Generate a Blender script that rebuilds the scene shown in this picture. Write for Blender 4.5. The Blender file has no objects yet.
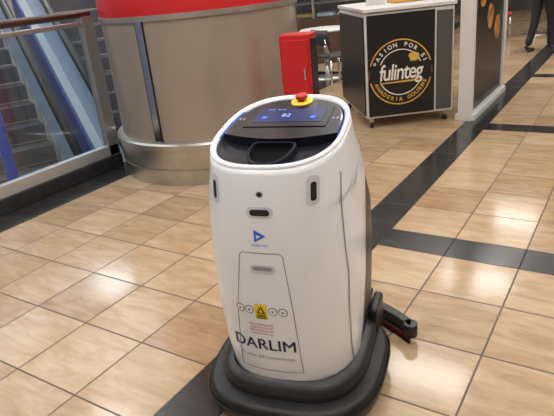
import bpy, bmesh, math, random
from mathutils import Vector, Matrix, Euler
random.seed(4)
S=bpy.context.scene
COL=S.collection
# ------------------------------------------------------------------ materials
def mat(name,col,rough=.5,metal=0,emit=None,es=0,coat=0,noise=0,nscale=20,bump=0,spec=.5):
    m=bpy.data.materials.new(name); m.use_nodes=True
    nt=m.node_tree; b=nt.nodes['Principled BSDF']
    b.inputs['Base Color'].default_value=(*col,1)
    b.inputs['Roughness'].default_value=rough
    b.inputs['Metallic'].default_value=metal
    b.inputs['Coat Weight'].default_value=coat
    b.inputs['Specular IOR Level'].default_value=spec
    if emit: 
        b.inputs['Emission Color'].default_value=(*emit,1); b.inputs['Emission Strength'].default_value=es
    if noise or bump:
        tc=nt.nodes.new('ShaderNodeTexCoord'); n=nt.nodes.new('ShaderNodeTexNoise')
        n.inputs['Scale'].default_value=nscale; n.inputs['Detail'].default_value=5
        nt.links.new(tc.outputs['Object'],n.inputs['Vector'])
        if noise:
            r=nt.nodes.new('ShaderNodeValToRGB')
            r.color_ramp.elements[0].position=.3; r.color_ramp.elements[1].position=.7
            r.color_ramp.elements[0].color=(*[c*(1-noise) for c in col],1)
            r.color_ramp.elements[1].color=(*[min(1,c*(1+noise)) for c in col],1)
            nt.links.new(n.outputs['Fac'],r.inputs['Fac']); nt.links.new(r.outputs['Color'],b.inputs['Base Color'])
        if bump:
            bp=nt.nodes.new('ShaderNodeBump'); bp.inputs['Strength'].default_value=bump; bp.inputs['Distance'].default_value=.01
            nt.links.new(n.outputs['Fac'],bp.inputs['Height']); nt.links.new(bp.outputs['Normal'],b.inputs['Normal'])
    return m
def glassmat(name,tint=(.86,.93,.97),refl=.08):
    m=bpy.data.materials.new(name); m.use_nodes=True; nt=m.node_tree
    nt.nodes.remove(nt.nodes['Principled BSDF']); o=nt.nodes['Material Output']
    t=nt.nodes.new('ShaderNodeBsdfTransparent'); t.inputs[0].default_value=(*tint,1)
    g=nt.nodes.new('ShaderNodeBsdfGlossy'); g.inputs['Roughness'].default_value=.03
    mx=nt.nodes.new('ShaderNodeMixShader'); mx.inputs[0].default_value=refl
    nt.links.new(t.outputs[0],mx.inputs[1]); nt.links.new(g.outputs[0],mx.inputs[2]); nt.links.new(mx.outputs[0],o.inputs[0])
    return m
def tilemat(name,c1,c2,c3,rough,joint=(.12,.085,.06),jw=.011):
    m=bpy.data.materials.new(name); m.use_nodes=True; nt=m.node_tree; L=nt.links.new
    b=nt.nodes['Principled BSDF']
    uv=nt.nodes.new('ShaderNodeUVMap'); uv.uv_map='UVMap'
    sep=nt.nodes.new('ShaderNodeSeparateXYZ'); L(uv.outputs[0],sep.inputs[0])
    def M(op,a,bb=None,c=None):
        n=nt.nodes.new('ShaderNodeMath'); n.operation=op
        for i,v in enumerate((a,bb,c)):
            if v is None: continue
            if isinstance(v,(int,float)): n.inputs[i].default_value=v
            else: L(v,n.inputs[i])
        return n.outputs[0]
    masks=[]; fl=[]
    for ax in 'XY':
        f=M('FRACT',sep.outputs[ax]); fl.append(M('FLOOR',sep.outputs[ax]))
        d=M('ABSOLUTE',M('SUBTRACT',f,.5)); masks.append(M('GREATER_THAN',d,.5-jw))
    jm=M('MAXIMUM',*masks)
    cmb=nt.nodes.new('ShaderNodeCombineXYZ'); L(fl[0],cmb.inputs[0]); L(fl[1],cmb.inputs[1])
    wn=nt.nodes.new('ShaderNodeTexWhiteNoise'); wn.noise_dimensions='3D'; L(cmb.outputs[0],wn.inputs['Vector'])
    tc=nt.nodes.new('ShaderNodeTexCoord')
    ad=nt.nodes.new('ShaderNodeVectorMath'); ad.operation='MULTIPLY_ADD'
    L(wn.outputs['Color'],ad.inputs[0]); ad.inputs[1].default_value=(9,9,9); L(tc.outputs['Object'],ad.inputs[2])
    mp=nt.nodes.new('ShaderNodeMapping'); mp.inputs['Scale'].default_value=(2.2,9,1); L(ad.outputs[0],mp.inputs[0])
    n=nt.nodes.new('ShaderNodeTexNoise'); n.inputs['Scale'].default_value=1.6; n.inputs['Detail'].default_value=7; n.inputs['Distortion'].default_value=.8; n.inputs['Roughness'].default_value=.68
    L(mp.outputs[0],n.inputs['Vector'])
    fac=M('MULTIPLY_ADD',wn.outputs['Value'],.27,M('MULTIPLY_ADD',n.outputs['Fac'],.85,-.05))
    r=nt.nodes.new('ShaderNodeValToRGB'); e=r.color_ramp.elements
    e[0].position=.2; e[0].color=(*c1,1); e[1].position=.85; e[1].color=(*c3,1)
    k=e.new(.5); k.color=(*c2,1)
    L(fac,r.inputs[0])
    mx=nt.nodes.new('ShaderNodeMixRGB'); L(jm,mx.inputs[0]); L(r.outputs[0],mx.inputs[1]); mx.inputs[2].default_value=(*joint,1)
    L(mx.outputs[0],b.inputs['Base Color'])
    L(M('MULTIPLY_ADD',jm,.4,M('MULTIPLY_ADD',n.outputs['Fac'],.14,rough)),b.inputs['Roughness'])
    bp=nt.nodes.new('ShaderNodeBump'); bp.invert=True; bp.inputs['Strength'].default_value=.5; bp.inputs['Distance'].default_value=.002
    L(jm,bp.inputs['Height']); L(bp.outputs[0],b.inputs['Normal'])
    return m
WHITE=mat('robot_white',(.80,.83,.89),.28,coat=.4)
WHITE2=mat('robot_white_inset_shade',(.60,.60,.66),.35)  # greyed white: indentation shading painted at the side slots, also slot frames
BLACK=mat('black_plastic',(.014,.014,.016),.38,noise=.3,nscale=30)
SCUFF=mat('scuffed_black',(.010,.010,.011),.42,noise=.7,nscale=14,bump=.2,spec=.4)
GLOSSB=mat('gloss_black',(.008,.010,.020),.16,coat=.2)
DISH=mat('dish_black',(.008,.009,.016),.42,spec=.35)
DISH2=mat('dish_soft_black',(.003,.003,.005),.85,spec=.1)
DISH3=mat('grip_edge_black',(.012,.013,.018),.65,spec=.2)
SEAM=mat('seam_gray',(.28,.28,.31),.6)
STEEL=mat('brushed_steel',(.58,.56,.52),.30,.9,noise=.12,nscale=6)
CHROME=mat('chrome',(.7,.7,.7),.15,1)
RED=mat('red_paint',(.55,.015,.02),.35)
DRED=mat('red_rubber',(.10,.014,.014),.5)
NAVY=mat('navy_ink',(.015,.02,.09),.5)
GREYINK=mat('grey_ink',(.25,.27,.33),.5)
REDINK=mat('red_ink',(.5,.05,.04),.5)
YEL=mat('yellow',(.85,.62,.02),.4)
BLUE=mat('logo_blue',(.02,.12,.70),.4)
LED=mat('led_blue',(.05,.12,.7),.3,emit=(.06,.16,1),es=.5)
SCR=mat('screen',(.015,.025,.09),.1,emit=(.03,.06,.28),es=.22)
SCRT=mat('screen_digits',(.3,.4,.9),.3,emit=(.30,.45,1),es=.7)
CREAM=mat('cream_ink',(.82,.78,.70),.5)
GOLD=mat('gold_ink',(.70,.42,.08),.4)
WHITEP=mat('white_laminate',(.70,.70,.69),.4)
PANELB=mat('black_laminate',(.012,.012,.014),.3)
RUB=mat('handrail_rubber',(.012,.012,.012),.4)
# ------------------------------------------------------------------ mesh helpers
def root(name,loc=(0,0,0),rz=0):
    e=bpy.data.objects.new(name,None); e.empty_display_size=.1; e.location=loc; e.rotation_euler=(0,0,rz); COL.objects.link(e); return e
def obj(name,verts,faces,m,par=None,smooth=False,bevel=0,solid=0,sub=0,offset=-1):
    me=bpy.data.meshes.new(name); me.from_pydata([tuple(v) for v in verts],[],faces)
    bm=bmesh.new(); bm.from_mesh(me); bmesh.ops.remove_doubles(bm,verts=bm.verts,dist=1e-6); bmesh.ops.recalc_face_normals(bm,faces=bm.faces); bm.to_mesh(me); bm.free()
    me.materials.append(m)
    o=bpy.data.objects.new(name,me); COL.objects.link(o)
    if smooth:
        for p in me.polygons: p.use_smooth=True
    if solid:
        s=o.modifiers.new('s','SOLIDIFY'); s.thickness=solid; s.offset=offset
    if bevel:
        b=o.modifiers.new('b','BEVEL'); b.width=bevel; b.segments=3; b.limit_method='ANGLE'
    if sub:
        s=o.modifiers.new('u','SUBSURF'); s.levels=sub; s.render_levels=sub
    if par: o.parent=par
    return o
def box(name,c,s,m,par=None,bevel=0,rot=None):
    x,y,z=[k/2 for k in s]
    v=[Vector((a*x,b*y,d*z)) for a in(-1,1) for b in(-1,1) for d in(-1,1)]
    if rot: 
        R=Euler(rot).to_matrix(); v=[R@k for k in v]
    v=[k+Vector(c) for k in v]
    f=[(0,1,3,2),(4,6,7,5),(0,4,5,1),(2,3,7,6),(0,2,6,4),(1,5,7,3)]
    return obj(name,v,f,m,par,bevel=bevel)
def lathe(name,prof,m,par=None,c=(0,0),seg=64,a0=0,a1=2*math.pi,smooth=True):
    full=abs(a1-a0-2*math.pi)<1e-6; n=seg if full else seg+1
    v=[];f=[]
    for r,z in prof:
        for i in range(n):
            a=a0+(a1-a0)*i/seg; v.append((c[0]+r*math.cos(a),c[1]+r*math.sin(a),z))
    for j in range(len(prof)-1):
        for i in range(seg):
            k=(i+1)%n; f.append((j*n+i,j*n+k,(j+1)*n+k,(j+1)*n+i))
    return obj(name,v,f,m,par,smooth=smooth)
def tube(name,pts,r,m,par=None,seg=10,closed=False):
    pts=[Vector(p) for p in pts]; v=[];f=[]
    n=len(pts)
    for i,p in enumerate(pts):
        a=pts[max(i-1,0)]; b=pts[min(i+1,n-1)]; t=(b-a).normalized()
        u=t.orthogonal().normalized() if i==0 else (u-t*u.dot(t)).normalized()
        w=t.cross(u)
        for k in range(seg):
            an=2*math.pi*k/seg; v.append(p+(u*math.cos(an)+w*math.sin(an))*r)
    for i in range(n-1):
        for k in range(seg):
            f.append((i*seg+k,i*seg+(k+1)%seg,(i+1)*seg+(k+1)%seg,(i+1)*seg+k))
    f.append(tuple(range(seg))); f.append(tuple((n-1)*seg+k for k in range(seg)))
    return obj(name,v,f,m,par,smooth=True)
def cyl(name,p0,p1,r,m,par=None,seg=24):
    o=tube(name,[p0,p1],r,m,par,seg)
    for p in o.data.polygons:
        if len(p.vertices)>4: p.use_smooth=False
    return o
def loft(name,rings,m,par=None,closed=True,cap=(False,False),smooth=True,**k):
    v=[];f=[];n=len(rings[0])
    for r in rings: v+=list(r)
    for j in range(len(rings)-1):
        for i in range(n if closed else n-1):
            q=(i+1)%n; f.append((j*n+i,j*n+q,(j+1)*n+q,(j+1)*n+i))
    if cap[0]: f.append(tuple(range(n)))
    if cap[1]: f.append(tuple((len(rings)-1)*n+i for i in range(n)))
    o=obj(name,v,f,m,par,smooth=smooth,**k)
    for p in o.data.polygons:
        if len(p.vertices)>4: p.use_smooth=False
    return o
def textmesh(s,size,bold=0,align='CENTER',space=1.0,shear=0):
    cu=bpy.data.curves.new('t','FONT'); cu.body=s; cu.size=size; cu.align_x=align; cu.align_y='CENTER'; cu.offset=bold; cu.space_character=space; cu.resolution_u=4; cu.shear=shear
    o=bpy.data.objects.new('t',cu); COL.objects.link(o); bpy.context.view_layer.update()
    me=bpy.data.meshes.new_from_object(o.evaluated_get(bpy.context.evaluated_depsgraph_get()))
    v=[x.co.copy() for x in me.vertices]; f=[tuple(p.vertices) for p in me.polygons]
    bpy.data.objects.remove(o); bpy.data.curves.remove(cu); bpy.data.meshes.remove(me)
    return v,f
# ------------------------------------------------------------------ camera
H=1.55
Zc=Vector((-138,1342,557)).normalized()
Yc=Vector((383,268,-557)).normalized(); Yc=(Yc-Zc*Yc.dot(Zc)).normalized()
Xc=Yc.cross(Zc)
cam=bpy.data.cameras.new('camera'); co=bpy.data.objects.new('camera',cam); COL.objects.link(co)
cam.sensor_width=36; cam.lens=557*36/554; cam.clip_start=.05
co.matrix_world=Matrix.Translation((0,0,H))@Matrix((Xc,Yc,Zc)).to_4x4()
S.camera=co
# ------------------------------------------------------------------ floor
TB=tilemat('beige_travertine_tile',(.28,.17,.085),(.45,.31,.18),(.61,.475,.32),.06)
TD=tilemat('dark_slate_tile',(.016,.015,.016),(.028,.027,.027),(.05,.047,.045),.12,joint=(.006,.006,.006))
s=.4
P=6*s+.24
bm=bmesh.new(); uvl=bm.loops.layers.uv.new('UVMap')
def reg(x0,x1,y0,y1,mi,ox,oy,rid,sx=s,sy=s):
    vs=[bm.verts.new((x,y,0)) for x,y in((x0,y0),(x1,y0),(x1,y1),(x0,y1))]
    f=bm.faces.new(vs); f.material_index=mi
    for l in f.loops:
        l[uvl].uv=((l.vert.co.x-ox)/sx+rid,(l.vert.co.y-oy)/sy+rid)
XA,XB=-1.45,-1.21
YC=3.06
RL=-4.22
reg(XA-6*s,XA,-4.9,18,0,XA,YC,100)
reg(RL,XA-6*s,-4.9,18,1,RL,YC,700,sx=XA-6*s-RL)
reg(-12,RL,8.5,18,0,RL,YC,300)
reg(XA,XB,-4.9,18,1,XA,YC,500,sx=.24)
k=0
y=YC-3*P-.24
while y<18:
    reg(XB,9,y,min(18,y+.24),1,XB,y,40+k*50,sy=.24)
    if y+.24<18: reg(XB,9,y+.24,min(18,y+P),0,XB,y+.24,20+k*50)
    y+=P;k+=1
me=bpy.data.meshes.new('floor'); bm.to_mesh(me); bm.free()
me.materials.append(TB); me.materials.append(TD)
fo=bpy.data.objects.new('floor',me); COL.objects.link(fo)
# ------------------------------------------------------------------ room shell
WALL=mat('wall_paint',(.42,.40,.38),.6,noise=.08,nscale=3)
WALLD=mat('dark_shopfront',(.06,.045,.035),.4,noise=.3,nscale=2)
CEIL=mat('ceiling_paint',(.7,.69,.66),.8,noise=.03,nscale=3)
box('wall_back',(-1.5,18.1,.1),(21,.2,8.4),WALLD)
box('wall_left',(-12.1,6.5,.1),(.2,23.2,8.4),WALL)
box('wall_right',(9.1,6.5,.1),(.2,23.2,8.4),WALL)
box('wall_front',(-1.5,-5,.1),(21,.2,8.4),WALL)
box('ceiling',(-1.5,6.5,4.4),(21.4,23.4,.2),CEIL)
box('floor_lower',(-8.1,1.8,-4.2),(7.8,13.4,.2),mat('lower_floor',(.55,.52,.48),.25,noise=.15,nscale=2))
box('trim_floor_edge',(RL-.06,-.7,-.25),(.12,8.2,.5),STEEL)
LP=mat('light_panel',(1,1,1),.5,emit=(1,.97,.93),es=15)
fx=root('ceiling_light_panels')
for i,x in enumerate((-9,-5.6,-2.2,1.2,4.6)):
    for j,yy in enumerate((-2.5,.6,3.7,6.8,9.9,13)):
        box('panel_%d_%d'%(i,j),(x,yy,4.27),(1.2,.6,.05),LP,fx)
# ------------------------------------------------------------------ cleaning robot
R=root('cleaning_robot',(-1.04,1.62,0),math.radians(14))
tab=[(.0,.238,.285,.36),(.17,.250,.297,.37),(.3,.266,.315,.39),(.5,.276,.325,.40),(.7,.275,.322,.395),(.85,.264,.312,.36),(.95,.247,.300,.32),(1.03,.236,.286,.295),(1.2,.21,.255,.26)]
def prm(z):
    for a,b in zip(tab,tab[1:]):
        if z<=b[0]:
            t=(z-a[0])/(b[0]-a[0]); t=max(0,t)
            return [a[i]+(b[i]-a[i])*t for i in(1,2,3)]
    return list(tab[-1][1:])
NE=2.6
def xy(th,z,sc=1):
    w,f,b=prm(z); sn,cs=math.sin(th),math.cos(th)
    n=NE
    if cs<0: n=NE+1.9*max(0,min(1,(1.0-z)/.25))
    x=w*math.copysign(abs(sn)**(2/n),sn); y=-(f if cs>0 else b)*math.copysign(abs(cs)**(2/n),cs)
    return x*sc,y*sc
ZF,ZS=1.0,.185
def ztop(y): return ZF+(y+.30)*ZS
def bp(th,t,sc=1,z0=.18):
    z=z0+t*.9
    for _ in range(8):
        x,y=xy(th,z,sc); z=z0+t*(ztop(y)-z0)
    return Vector((x,y,z))
def onto(x,z,d=0):
    def F(x,z):
        w,f,b=prm(z); q=min(.995,abs(x)/w); return -f*(1-q**NE)**(1/NE)
    e=.004; y=F(x,z)
    n=Vector(((F(x+e,z)-F(x-e,z))/(2*e),-1,(F(x,z+e)-F(x,z-e))/(2*e))).normalized()
    return Vector((x,y,z))+n*d
NS=128;NT=40
def te_of(t):
    pts=[(0,-.05),(.35,-.02),(.6,.04),(.74,.12),(.82,.22),(.86,.9),(1,.9)]
    for a,b in zip(pts,pts[1:]):
        if t<=b[0]+1e-9: yl=a[1]+(b[1]-a[1])*(t-a[0])/(b[0]-a[0]); break
    lo,hi=math.radians(60),math.pi-.002
    if bp(hi,t).y<=yl: return hi
    for _ in range(30):
        m=(lo+hi)/2
        if bp(m,t).y<yl: lo=m
        else: hi=m
    return lo
rings=[]
for j in range(NT+1):
    t=j/NT; te=te_of(t)
    rings.append([bp(-te+2*te*i/NS,t) for i in range(NS+1)])
loft('shell',rings,WHITE,R,closed=False,solid=.008,offset=-1)
full=[-math.pi+2*math.pi*i/96 for i in range(96)]
loft('inner_body',[[bp(a,t,.972,.10) for a in full] for t in [0,.1,.2,.4,.6,.8,.96]],BLACK,R,cap=(True,True))
nrm=Vector((0,-ZS,1)).normalized()
def T(x,y,h=0): return Vector((x,y,ztop(y)))+nrm*h
def tr(sc,h):
    out=[]
    for a in full:
        p=bp(a,1); out.append(T(p.x*sc,p.y*sc,h))
    return out
loft('rim',[tr(1,0),tr(.997,.006),tr(.985,.011),tr(.965,.012),tr(.935,.009),tr(.915,.001),tr(.908,-.012),tr(.89,-.03)],WHITE,R)
loft('dish',[tr(.915,-.001),tr(.90,-.006),tr(.84,-.020),tr(.7,-.028),tr(.4,-.03)],DISH,R,cap=(False,True))
def console(sc,h):
    out=[]
    for a in full:
        p=bp(a,1); x,y=p.x*sc,p.y*sc
        lim=-.045-.045*(1-min(1,(x/.21)**2))
        y=max(y,lim)
        out.append(T(x,y,h))
    return out
loft('console',[console(.90,-.035),console(.90,-.004),console(.885,.004),console(.86,.006)],GLOSSB,R,cap=(False,True),smooth=False)
def plate(name,x0,x1,y0,y1,h,m,th=.002,r=.01):
    pts=[]
    for cx,cy,a0 in((x1-r,y1-r,0),(x0+r,y1-r,90),(x0+r,y0+r,180),(x1-r,y0+r,270)):
        for k in range(6):
            a=math.radians(a0+k*18); pts.append((cx+r*math.cos(a),cy+r*math.sin(a)))
    return loft(name,[[T(x,y,h) for x,y in pts],[T(x,y,h+th) for x,y in pts]],m,R,cap=(True,True),smooth=False)
plate('screen_bezel',-.155,.155,.00,.175,.006,GLOSSB,.003)
plate('screen',-.125,.13,.035,.15,.009,SCR,.001,.006)
def toptext(name,s_,size,x,y,h,m,bold=0):
    v,f=textmesh(s_,size,bold); obj(name,[T(x+p.x,y+p.y,h) for p in v],f,m,R)
toptext('screen_digits','82',.036,-.01,.085,.0115,SCRT)
toptext('screen_text','12:05   Ready',.013,-.06,.135,.0115,SCRT)
plate('screen_icon_1',-.10,-.08,.06,.08,.0108,LED,.0006,.004)
plate('screen_icon_2',.085,.105,.06,.08,.0108,LED,.0006,.004)
for i,x in enumerate((-.185,-.17,.17,.185)):
    plate('key_%d'%i,x-.004,x+.004,.06,.075,.006,GREYINK,.001,.003)
def tcyl(name,x,y,h0,prof,m):
    rg=[]
    for r,h in prof:
        rg.append([T(x+r*math.cos(a),y+r*math.sin(a),h0+h) for a in [2*math.pi*i/32 for i in range(32)]])
    loft(name,rg,m,R,cap=(True,True))
tcyl('stop_base',.015,.215,.004,[(.042,0),(.042,.006),(.038,.009),(.02,.009)],YEL)
tcyl('stop_button',.015,.215,.012,[(.015,0),(.015,.009),(.023,.011),(.024,.019),(.02,.025),(.008,.027)],RED)
def hollow(k,h,g=0):
    out=[]
    for i in range(48):
        a=2*math.pi*i/48; sn=math.sin(a)
        x=.080*math.copysign(abs(math.cos(a))**(.8 if sn<0 else .35),math.cos(a)); yy=(.125*sn if sn<0 else .03*sn**.5)
        out.append(T(x*k,-.125+g+yy*k,h))
    return out
loft('grip_rim',[hollow(1.0,-.03),hollow(1.0,-.006),hollow(.96,-.002),hollow(.90,-.004)],DISH3,R)
loft('grip_hollow',[hollow(.91,-.004),hollow(.86,-.012),hollow(.80,-.022),hollow(.6,-.026),hollow(.2,-.027)],DISH2,R,cap=(False,True))
for sg in(-1,1):
    pts=[]
    for i in range(8):
        a=sg*math.radians(78+i*5.5); p=bp(a,1); pts.append(T(p.x*.920,p.y*.920,.003))
    tube('led_strip_%d'%(1 if sg>0 else 2),pts,.003,LED,R,seg=6)
def decal(name,v,f,m,x0,z0,d=.0012):
    obj(name,[onto(x0+p[0],z0+p[1],d) for p in v],f,m,R)
def dtext(name,s_,size,x,z,m,bold=0,space=1.0,d=.0012,sx=1):
    v,f=textmesh(s_,size,bold,space=space); decal(name,[(p.x*sx,p.y) for p in v],f,m,x,z,d)
def shape(kind,a,b,n=28):
    pts=[]
    if kind=='disc': pts=[(a*math.cos(2*math.pi*i/n),b*math.sin(2*math.pi*i/n)) for i in range(n)]
    if kind=='caps':
        r=min(a,b)
        for cx,cy,s0 in((a-r,b-r,0),(-(a-r),b-r,90),(-(a-r),-(b-r),180),(a-r,-(b-r),270)):
            for k in range(7):
                q=math.radians(s0+k*15); pts.append((cx+r*math.cos(q),cy+r*math.sin(q)))
    return pts
def dshape(name,kind,a,b,x,z,m,d=.0012):
    p=shape(kind,a,b); v=[(0,0)]+p; f=[(0,i+1,(i+1)%len(p)+1) for i in range(len(p))]
    decal(name,v,f,m,x,z,d)
def dline(name,pts,w,m,d=.001,closed=False):
    P2=[];n=len(pts)
    for i in range(n if closed else n-1):
        a=Vector(pts[i]);b=Vector(pts[(i+1)%n]); k=max(1,int((b-a).length/.02))
        for j in range(k): P2.append(a.lerp(b,j/k))
    if not closed: P2.append(Vector(pts[-1]))
    v=[];f=[];m_=len(P2)
    for i,p in enumerate(P2):
        a=P2[(i-1)%m_] if closed or i>0 else p; b=P2[(i+1)%m_] if closed or i<m_-1 else p
        t=(b-a).normalized(); nn=Vector((-t.y,t.x))*w/2
        v+= [p+nn,p-nn]
    for i in range(m_ if closed else m_-1):
        q=(i+1)%m_; f.append((2*i,2*i+1,2*q+1,2*q))
    decal(name,v,f,m,0,0,d)
dshape('camera_ring','disc',.012,.010,.004,.925,SEAM); dshape('camera','disc',.008,.007,.004,.925,BLACK,.002)
dshape('sensor_slot_frame','caps',.046,.019,0,.865,WHITE2); dshape('sensor_slot','caps',.034,.0105,0,.865,BLACK,.002)
for sg in(-1,1):
    dshape('side_recess_shade_%d'%sg,'caps',.018,.048,sg*.166,.925,WHITE2); dshape('side_sensor_%d'%sg,'caps',.008,.030,sg*.168,.923,BLACK,.002)  # flat grey decals paint the shading of an indentation around each slot
decal('logo_mark',[(-.018,.022),(.022,0),(-.018,-.022)],[(0,1,2)],BLUE,-.008,.785)
decal('logo_mark_cut',[(-.010,.004),(.006,0),(-.010,-.010)],[(0,1,2)],WHITE,-.008,.785,.002)
dtext('logo_text','ROBOTICS',.012,-.008,.752,BLUE)
door=[(-.085,.715),(-.075,.725),(.055,.725),(.066,.715),(.085,.50),(.095,.24),(-.145,.24),(-.120,.50)]
dline('door_seam',door,.0035,SEAM,closed=True)
dshape('door_latch_frame','caps',.045,.016,-.007,.665,WHITE2); dshape('door_latch','caps',.034,.007,-.007,.668,SEAM,.002)
SX=-.030
for sg in(-1,1):
    for k in(-.018,.018):
        dshape('knob_ring','disc',.017,.017,sg*.061+SX+k,.505,SEAM); dshape('knob_face','disc',.013,.013,sg*.061+SX+k,.505,WHITE,.002); dshape('knob_dot','disc',.005,.005,sg*.061+SX+k,.505,SEAM,.003)
decal('warning_sticker',[(-.022,-.03),(.022,-.03),(.022,.03),(-.022,.03)],[(0,1,2,3)],YEL,SX,.500)
decal('warning_triangle',[(-.016,-.006),(.016,-.006),(0,.024)],[(0,1,2)],BLACK,SX,.500,.002)
decal('warning_triangle_in',[(-.008,-.001),(.008,-.001),(0,.015)],[(0,1,2)],YEL,SX,.500,.003)
for k in range(3): decal('warning_line',[(-.017,-.027+k*.006),(.017,-.027+k*.006),(.017,-.024+k*.006),(-.017,-.024+k*.006)],[(0,1,2,3)],BLACK,SX,.500,.002)
for k in range(4):
    dtext('notice_line','MANTENGA DISTANCIA'[:12-k%2],.0125,-.038,.445-k*.013,REDINK)
for q,dx in enumerate((-.0012,0,.0012)):
    dtext('brand_text_%d'%q,'DARLIM',.066,-.038+dx,.357+(.0008 if q==1 else 0),NAVY,d=.0012+.0003*q,sx=1.04)
dtext('brand_slogan','El valor del compromiso',.021,-.032,.303,GREYINK)
dline('side_seam',[(.232,.95),(.250,.6),(.242,.2)],.003,SEAM)
dline('side_seam_l',[(-.232,.95),(-.250,.6),(-.242,.2)],.003,SEAM)
def drg(w,f,b,z,n=3.0):
    out=[]
    for a in full:
        sn,cs=math.sin(a),math.cos(a)
        out.append(Vector((w*math.copysign(abs(sn)**(2/n),sn),-(f if cs>0 else b)*math.copysign(abs(cs)**(2/n),cs),z)))
    return out
loft('skirt',[drg(.25,.30,.30,.20),drg(.278,.322,.32,.190),drg(.290,.336,.33,.17),drg(.290,.336,.33,.11)],BLACK,R)
loft('bumper',[drg(.27,.33,.26,.132),drg(.322,.380,.27,.135),drg(.340,.397,.28,.126),drg(.347,.405,.285,.095),drg(.345,.402,.284,.06),drg(.332,.39,.28,.045),drg(.29,.35,.25,.04)],SCUFF,R,cap=(True,True))
loft('bumper_strip',[drg(.348,.406,.286,.104),drg(.352,.410,.288,.100),drg(.352,.410,.288,.084),drg(.348,.406,.286,.080)],BLACK,R)
for sg in(-1,1):
    cyl('wheel_%d'%sg,(sg*.20,.12,.10),(sg*.26,.12,.10),.10,BLACK,R,32)
    cyl('brush_%d'%sg,(sg*.17,-.2,.0),(sg*.17,-.2,.05),.11,BLACK,R,32)
    box('rear_arm_%d'%sg,(sg*.2,.38,.13),(.04,.18,.04),BLACK,R,.008)
    box('rear_fairing_%d'%sg,(sg*.272,.22,.17),(.04,.16,.14),BLACK,R,.015)
def arc(r,z,w0=.41):
    pts=[]
    for i in range(25):
        x=-w0+2*w0*i/24; pts.append((x,.50-.21*(x/w0)**2+r,z))
    return pts
a=[Vector(p) for p in arc(-.02,.03)];b=[Vector(p) for p in arc(.03,.03)];c=[Vector(p) for p in arc(.03,.09)];d=[Vector(p) for p in arc(-.02,.09)]
loft('squeegee_body',[a,b,c,d,a],BLACK,R,closed=False,smooth=False)
loft('squeegee_blade_rear',[[Vector(p) for p in arc(.035,.0)],[Vector(p) for p in arc(.045,.0)],[Vector(p) for p in arc(.045,.045)],[Vector(p) for p in arc(.035,.045)]],DRED,R,closed=False,smooth=False)
loft('squeegee_blade_front',[[Vector(p) for p in arc(-.035,.0)],[Vector(p) for p in arc(-.025,.0)],[Vector(p) for p in arc(-.025,.035)],[Vector(p) for p in arc(-.035,.035)]],DRED,R,closed=False,smooth=False)
for sg in(-1,1): cyl('squeegee_roller_%d'%sg,(sg*.41,.29,.03),(sg*.41,.29,.09),.03,BLACK,R)
# ------------------------------------------------------------------ column
C=root('round_column',(-3.41,4.11,0))
COLM=mat('column_beige',(.42,.36,.30),.28,.4,noise=.05,nscale=2)
lathe('shaft',[(.86,.36),(.86,1.37)],COLM,C,seg=96)
lathe('red_band',[(.87,1.37),(.87,2.2),(.86,2.2)],RED,C,seg=96)
lathe('band_trim',[(.86,1.33),(.878,1.33),(.878,1.37),(.86,1.37)],STEEL,C,seg=96,smooth=False)
lathe('upper_shaft',[(.86,2.2),(.86,4.3)],COLM,C,seg=96)
lathe('steel_plinth',[(.90,0),(.90,.13),(.885,.135),(.885,.15),(.90,.155),(.90,.30),(.92,.31),(.92,.35),(.905,.365),(.86,.37)],STEEL,C,seg=96,smooth=False)
for aa in (-84,36,156):
    q=math.radians(aa); 
    box('joint_strip_%d'%(aa+200),(.862*math.cos(q),.862*math.sin(q),.85),(.014,.06,.96),CHROME,C,rot=(0,0,q))
    for sg in(-1,1):
        q2=q+sg*.042; box('joint_groove_%d_%d'%(aa+200,sg),(.861*math.cos(q2),.861*math.sin(q2),.85),(.008,.008,.96),BLACK,C,rot=(0,0,q2))
# ------------------------------------------------------------------ railing
G=root('glass_railing',(RL,0,0))
GL=glassmat('railing_glass')
FR=mat('railing_frame',(.50,.50,.50),.3,.8)
DK=mat('kerb_dark',(.03,.03,.032),.2,noise=.2)
y0,y1=-2.5,3.55
box('kerb',(0,(y0+y1)/2,.06),(.12,y1-y0,.12),DK,G,.005)
box('bottom_rail',(0,(y0+y1)/2,.17),(.07,y1-y0,.10),mat('satin_aluminium',(.62,.62,.62),.35,.6),G,.005)
box('top_rail',(0,(y0+y1)/2,1.33),(.05,y1-y0,.04),FR,G,.01)
tube('handrail',[(.0,y0,1.41),(0,y1,1.41)],.032,mat('handrail_wood',(.09,.05,.032),.35),G,16)
for i,yy in enumerate((y1-.05,1.55,-.5)):
    box('post_%d'%i,(0,yy,.74),(.07,.13,1.3),FR,G,.006)
for i,(a_,b_) in enumerate(((1.6,y1-.1),(-.45,1.5),(-2.5,-.55))):
    box('pane_%d'%i,(0,(a_+b_)/2,.76),(.012,b_-a_,1.12),GL,G)
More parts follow.
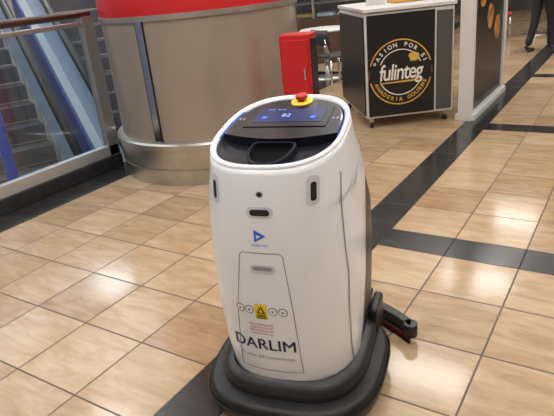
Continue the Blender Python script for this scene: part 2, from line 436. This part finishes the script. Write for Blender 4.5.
# ------------------------------------------------------------------ escalators beyond the railing
BAL=mat('balustrade_panel',(.36,.46,.58),.2,.1)
STEP=mat('escalator_step',(.16,.16,.17),.4,.7)
BP=mat('blue_panel',(.012,.06,.42),.35)
SKW=mat('escalator_skirt_white',(.75,.76,.78),.35)
sl=math.radians(33)
def along(u,w,h): return Vector((u*math.cos(sl),w,-u*math.sin(sl)+h))
def escalator(x,y,z,u0,u1):
    E=root('escalator',(x,y,z),math.radians(-25))
    def strip(nm,w,h0,h1,m,th):
        v=[along(u0,w,h0),along(u1,w,h0),along(u1,w,h1),along(u0,w,h1)]
        obj(nm,v,[(0,1,2,3)],m,E,solid=th,offset=0)
    for w in(-.6,.6):
        tube('handrail_%d'%(w*10),[along(u0,w,.95),along(u1,w,.95)],.055,RUB,E,12)
        strip('balustrade_%d'%(w*10),w,.1,.9,BAL,.02)
        strip('deck_%d'%(w*10),w*1.1,-.02,.12,SKW,.14)
        strip('truss_%d'%(w*10),w*1.2,-.50,-.02,BP,.06)
    n=int((u1-u0)/.41)
    for i in range(n):
        p=along(u0+.2+i*.41,0,0); box('step_%02d'%i,(p.x,0,p.z),(.40,1.05,.2),STEP,E)
escalator(-6.25,5.64,-.12,-3.5,2.0)
escalator(-6.98,4.05,-.12,-4,2.4)
B=root('blue_guard_frame')
for i,(x,yy) in enumerate(((-4.75,2.75),(-4.75,2.1),(-4.75,1.2))):
    cyl('post_%d'%i,(x,yy,-4.1),(x,yy,2.6),.05,BP,B)
box('beam',(-4.75,1.5,2.6),(.1,3.2,.12),BP,B)
# ------------------------------------------------------------------ red cabinet
Q=root('fire_hose_cabinet',(-2.25,3.83,0),math.radians(12))
box('body',(0,0,.6),(.24,.2,1.08),RED,Q,.01)
box('door',(-.0,-.105,.6),(.21,.012,1.0),RED,Q,.004)
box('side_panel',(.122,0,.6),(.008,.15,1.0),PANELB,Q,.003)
box('handle',(.08,-.12,.85),(.015,.02,.08),CHROME,Q,.003)
box('plinth',(0,0,.025),(.20,.16,.05),BLACK,Q)
# ------------------------------------------------------------------ kiosk counter
ang=math.atan2(.42,.54)
K=root('kiosk_counter',(-2.31,5.22,0),ang)
Wd,Dp,Hh=.90,1.15,1.15
box('carcass',(Wd/2,Dp/2,.625),(Wd,Dp,Hh-.12),WHITEP,K,.006)
box('counter_top',(Wd/2,Dp/2,Hh+.015),(Wd+.03,Dp+.05,.035),WHITEP,K,.006)
box('front_panel',(.36,-.006,.625),(.68,.012,.99),PANELB,K,.002)
box('front_panel_right',(.80,-.006,.62),(.16,.012,.97),mat('grey_laminate',(.09,.085,.08),.4),K,.002)
box('side_panel',(-.006,Dp/2,.62),(.012,Dp-.06,.97),PANELB,K,.002)
for x in(.06,Wd-.06):
    for yy in(.06,Dp-.06):
        cyl('caster',(x-.015,yy,.035),(x+.015,yy,.035),.035,BLACK,K,20)
        box('caster_fork',(x,yy,.08),(.04,.04,.06),STEEL,K)
box('menu_holder',(.25,.5,Hh+.10),(.2,.02,.14),WHITEP,K,.003)
box('pastry_tray',(.6,.55,Hh+.055),(.36,.28,.04),GOLD,K,.01)
def fl_decal(name,v,f,m,cx,cz,d=.0145):
    obj(name,[(cx+p[0],-d,cz+p[1]) for p in v],f,m,K)
def ring(name,r0,r1,m,cx,cz,n=64,d=.0145,a0=0,a1=360):
    v=[];f=[]
    for i in range(n+1):
        a=math.radians(a0+(a1-a0)*i/n); v+=[(r0*math.cos(a),r0*math.sin(a)),(r1*math.cos(a),r1*math.sin(a))]
    for i in range(n): f.append((2*i,2*i+1,2*i+3,2*i+2))
    fl_decal(name,v,f,m,cx,cz,d)
LX,LZ=.35,.555
arctextr=.27
ring('logo_ring',.312,.324,GOLD,LX,LZ)
ring('logo_ring_inner',.218,.228,CREAM,LX,LZ)
def arctext(name,s_,size,r,mid,m,flip=False,step=11):
    for i,ch in enumerate(s_):
        if ch==' ': continue
        off=(i-(len(s_)-1)/2)*step
        a=math.radians(mid-off if not flip else mid+off)
        v,f=textmesh(ch,size,.0012)
        rot=a-math.pi/2 if not flip else a+math.pi/2
        cs,sn=math.cos(rot),math.sin(rot)
        fl_decal(name+'_%d'%i,[(r*math.cos(a)+p.x*cs-p.y*sn,r*math.sin(a)+p.x*sn+p.y*cs) for p in v],f,m,LX,LZ)
arctext('logo_top','PASION POR EL',.058,arctextr,90,CREAM,step=11.5)
arctext('logo_bottom','PANADERIA GOURMET',.055,arctextr,270,GOLD,True,step=9.5)
v,f=textmesh('fulinteg',.17,.002,space=.9,shear=.15)
fl_decal('logo_word_backing',[(-.32,-.08),(.32,-.08),(.32,.09),(-.32,.09)],[(0,1,2,3)],PANELB,LX,LZ,.0155)
fl_decal('logo_word',[(p.x*1.02,p.y*1.3) for p in v],f,CREAM,LX,LZ,.0165)
fl_decal('logo_underline',[(-.2,-.10),(.16,-.10),(.2,-.08),(-.2,-.09)],[(0,1,2,3)],GOLD,LX,LZ,.0165)
hat=[(.10,.10),(.17,.10),(.175,.13),(.195,.15),(.18,.175),(.15,.18),(.135,.195),(.115,.18),(.09,.175),(.078,.15),(.095,.13)]
fl_decal('logo_hat',hat,[tuple(range(len(hat)))],GOLD,LX,LZ,.0165)
# ------------------------------------------------------------------ advertising stand
A=root('advertising_stand',(-1.53,5.74,0))
box('post_front',(.06,.05,1.1),(.13,.10,2.2),WHITEP,A,.004)
box('post_rear',(.06,1.5,1.1),(.13,.10,2.2),WHITEP,A,.004)
box('board',(.06,.775,1.12),(.08,1.36,2.1),PANELB,A,.004)
FOOD=mat('food_print',(.45,.20,.07),.4,noise=.8,nscale=14)
for i,(yy,zz) in enumerate(((.45,1.2),(.8,.95),(1.15,1.25),(.75,1.5),(1.15,.8))):
    v=[(.102,yy+.15*math.cos(q),zz+.13*math.sin(q)) for q in [2*math.pi*j/24 for j in range(24)]]
    obj('food_picture_%d'%i,v,[tuple(range(24))],FOOD,A)
box('base',(.06,.775,.03),(.2,1.5,.06),WHITEP,A,.004)
# ------------------------------------------------------------------ far furniture
D=root('display_counter',(-5.2,9.6,0),math.radians(20))
WOOD=mat('dark_wood',(.09,.05,.03),.4,noise=.3,nscale=5)
box('base',(0,0,.4),(2.4,.7,.8),WOOD,D,.01)
box('top',(0,0,1.32),(2.4,.7,.04),WOOD,D,.005)
box('shelf',(0,0,1.05),(2.3,.6,.02),STEEL,D)
box('glass_front',(0,-.34,1.05),(2.36,.01,.5),GL,D)
for i in range(-1,2): box('upright_%d'%i,(i*1.18,-.33,1.05),(.04,.04,.5),STEEL,D)
for i in range(6): box('tray_%d'%i,(-.95+i*.38,0,.84),(.3,.4,.06),WHITEP if i%2 else GOLD,D,.01)
def cafe_table(x,y):
    t=root('cafe_table',(x,y,0))
    lathe('top',[(0,.75),(.38,.75),(.40,.735),(.38,.72),(0,.72)],WHITEP,t,seg=40)
    cyl('stem',(0,0,.02),(0,0,.72),.035,CHROME,t); lathe('foot',[(0,.03),(.1,.03),(.24,.01),(.24,0)],STEEL,t,seg=32)
def cafe_chair(x,y,rz,m):
    t=root('cafe_chair',(x,y,0),rz)
    box('seat',(0,0,.45),(.42,.42,.035),m,t,.015)
    rg=[]
    for zz in(.62,.72,.82):
        rg.append([Vector((.21*math.sin(q),.21+.05-.06*(1-math.cos(q*1.0))+ (zz-.6)*.15,zz)) for q in [math.radians(-90+i*15) for i in range(13)]])
    loft('back',rg,m,t,closed=False,solid=.02)
    for i,(a_,b_) in enumerate(((-.18,-.18),(.18,-.18),(-.18,.18),(.18,.18))):
        tube('leg_%d'%i,[(a_*1.12,b_*1.12,0),(a_,b_,.44)],.014,CHROME,t)
    for a_ in(-.16,.16): tube('back_post_%d'%(a_*100),[(a_,.19,.45),(a_,.25,.7)],.012,CHROME,t)
REDC=mat('chair_red',(.5,.03,.02),.4); GRC=mat('chair_dark',(.04,.04,.045),.4)
cafe_table(-1.9,12.6); cafe_chair(-2.5,12.3,math.radians(100),REDC); cafe_chair(-1.3,12.9,math.radians(-80),GRC)
cafe_table(-.2,14.2); cafe_chair(-.2,13.5,math.radians(180),GRC); cafe_chair(-.9,14.4,math.radians(90),REDC)
cafe_chair(-3.7,7.3,math.radians(150),GRC); cafe_table(-4.2,8.0)
# ------------------------------------------------------------------ person
def person(name,x,y,rz,top,legs,skin,hair,joints):
    p=root(name,(x,y,0),rz)
    def skinned(nm,vs,es,rs,m,lvl=2,rt=0):
        me=bpy.data.meshes.new(nm); me.from_pydata(vs,es,[]); me.materials.append(m)
        o=bpy.data.objects.new(nm,me); COL.objects.link(o); o.parent=p
        mo=o.modifiers.new('k','SKIN'); mo.use_smooth_shade=True
        for i,r in enumerate(rs):
            me.skin_vertices[0].data[i].radius=(r if isinstance(r,tuple) else (r,r)); me.skin_vertices[0].data[i].use_root=(i==rt)
        su=o.modifiers.new('u','SUBSURF'); su.levels=lvl; su.render_levels=lvl
        return o
    j=joints
    skinned('trousers',[(0,0,.95),j['hl'],j['kl'],j['al'],j['hr'],j['kr'],j['ar'],(0,0,1.02)],[(0,1),(1,2),(2,3),(0,4),(4,5),(5,6),(0,7)],[.13,.095,.07,.055,.095,.07,.055,.13],legs)
    skinned('jacket',[(0,0,.98),(0,0,1.15),(0,0,1.34),(0,0,1.44),(-.17,0,1.42),j['el'],j['wl'],(.17,0,1.42),j['er'],j['wr']],[(0,1),(1,2),(2,3),(2,4),(4,5),(5,6),(2,7),(7,8),(8,9)],[(.15,.11),(.14,.10),(.16,.11),(.07,.06),.065,.05,.035,.065,.05,.035],top)
    skinned('neck',[(0,0,1.44),(0,-.01,1.53)],[(0,1)],[.055,.05],skin)
    rg=[]
    for z,w,f,b in((1.50,.02,.05,.02),(1.515,.045,.075,.04),(1.545,.062,.09,.06),(1.58,.07,.092,.085),(1.62,.075,.094,.095),(1.66,.076,.09,.098),(1.70,.066,.075,.085),(1.725,.04,.045,.05),(1.733,.01,.01,.01)):
        rg.append([Vector((w*math.sin(q),-(f if math.cos(q)>0 else b)*math.cos(q),z)) for q in [2*math.pi*i/24 for i in range(24)]])
    loft('head',rg,skin,p,cap=(True,True))
    rg=[]
    for z,w,f,b in((1.52,.07,.0,.085),(1.60,.084,.01,.105),(1.65,.086,.04,.108),(1.68,.083,.092,.105),(1.72,.06,.07,.08),(1.745,.02,.02,.03)):
        rg.append([Vector((w*math.sin(q),-(f if math.cos(q)>0 else b)*math.cos(q),z)) for q in [2*math.pi*i/24 for i in range(24)]])
    loft('hair',rg,hair,p,cap=(False,True))
    loft('nose',[[Vector((-.012,-.088,1.575)),Vector((.012,-.088,1.575)),Vector((0,-.115,1.58))],[Vector((-.006,-.088,1.62)),Vector((.006,-.088,1.62)),Vector((0,-.098,1.62))]],skin,p,cap=(True,True))
    for sg in(-1,1):
        box('eye_%d'%sg,(sg*.03,-.088,1.62),(.02,.01,.008),BLACK,p,.002); box('ear_%d'%sg,(sg*.077,.005,1.605),(.012,.03,.05),skin,p,.004)
    box('mouth',(0,-.09,1.545),(.04,.008,.007),REDINK,p,.002)
    for sg,wr in((-1,j['wl']),(1,j['wr'])):
        wv=Vector(wr); el=Vector(j['el'] if sg<0 else j['er']); dr=(wv-el).normalized()
        pv=wv+dr*.09
        vs=[tuple(wv),tuple(wv+dr*.05),tuple(pv)]; skinned('palm_%d'%sg,vs,[(0,1),(1,2)],[.022,(.032,.018),(.034,.016)],skin,1)
        for k in range(4):
            o=Vector((0,(-.027+k*.018),0)); L_=(.07,.08,.075,.058)[k]
            skinned('finger_%d_%d'%(sg,k),[tuple(pv-dr*.02+o),tuple(pv+o+dr*L_*.5),tuple(pv+o+dr*L_+Vector((-sg*.02,0,0)))],[(0,1),(1,2)],[.009,.0085,.007],skin,1)
        skinned('thumb_%d'%sg,[tuple(wv+dr*.03+Vector((0,-.02,0))),tuple(wv+dr*.06+Vector((0,-.05,0))),tuple(wv+dr*.1+Vector((0,-.055,0)))],[(0,1),(1,2)],[.011,.010,.008],skin,1)
    for sg,an in((-1,j['al']),(1,j['ar'])):
        a_=Vector(an)
        skinned('shoe_%d'%sg,[(a_.x,a_.y+.04,.045),(a_.x,a_.y-.06,.045),(a_.x,a_.y-.16,.035),(a_.x,a_.y,.10)],[(0,1),(1,2),(0,3)],[(.045,.045),(.045,.04),(.04,.03),(.045,.045)],GRC)
BLK=mat('cloth_black',(.012,.012,.014),.8); SK=mat('skin',(.50,.29,.20),.5); HR=mat('hair',(.02,.013,.01),.5)
J=dict(hl=(-.09,0,.90),kl=(-.10,-.10,.50),al=(-.10,-.12,.10),hr=(.09,0,.90),kr=(.10,.03,.49),ar=(.10,.17,.10),el=(-.24,.06,1.16),wl=(-.25,-.03,.92),er=(.24,-.02,1.16),wr=(.25,-.12,.94))
person('pedestrian',-1.45,10.3,math.radians(150),BLK,BLK,SK,HR,J)
# ------------------------------------------------------------------ lights
def area(name,loc,sx,sy,e,col=(1,.98,.95),rot=(0,0,0)):
    l=bpy.data.lights.new(name,'AREA'); l.shape='RECTANGLE'; l.size=sx; l.size_y=sy; l.energy=e; l.color=col
    o=bpy.data.objects.new(name,l); o.location=loc; o.rotation_euler=rot; COL.objects.link(o)
area('ceiling_area_light',(-1.0,1.5,4.2),4,4,130)
area('ceiling_area_light_far',(-.5,8.5,4.2),7,7,190)
area('escalator_fill_light',(-8.0,4.0,4.2),5,7,260,(.9,.95,1))  # unseen fill, added to brighten the dim escalators behind the glass
w=bpy.data.worlds.new('world'); S.world=w; w.use_nodes=True
w.node_tree.nodes['Background'].inputs[0].default_value=(.9,.93,1,1); w.node_tree.nodes['Background'].inputs[1].default_value=.4
S.view_settings.view_transform='Standard'
S.view_settings.exposure=-.4
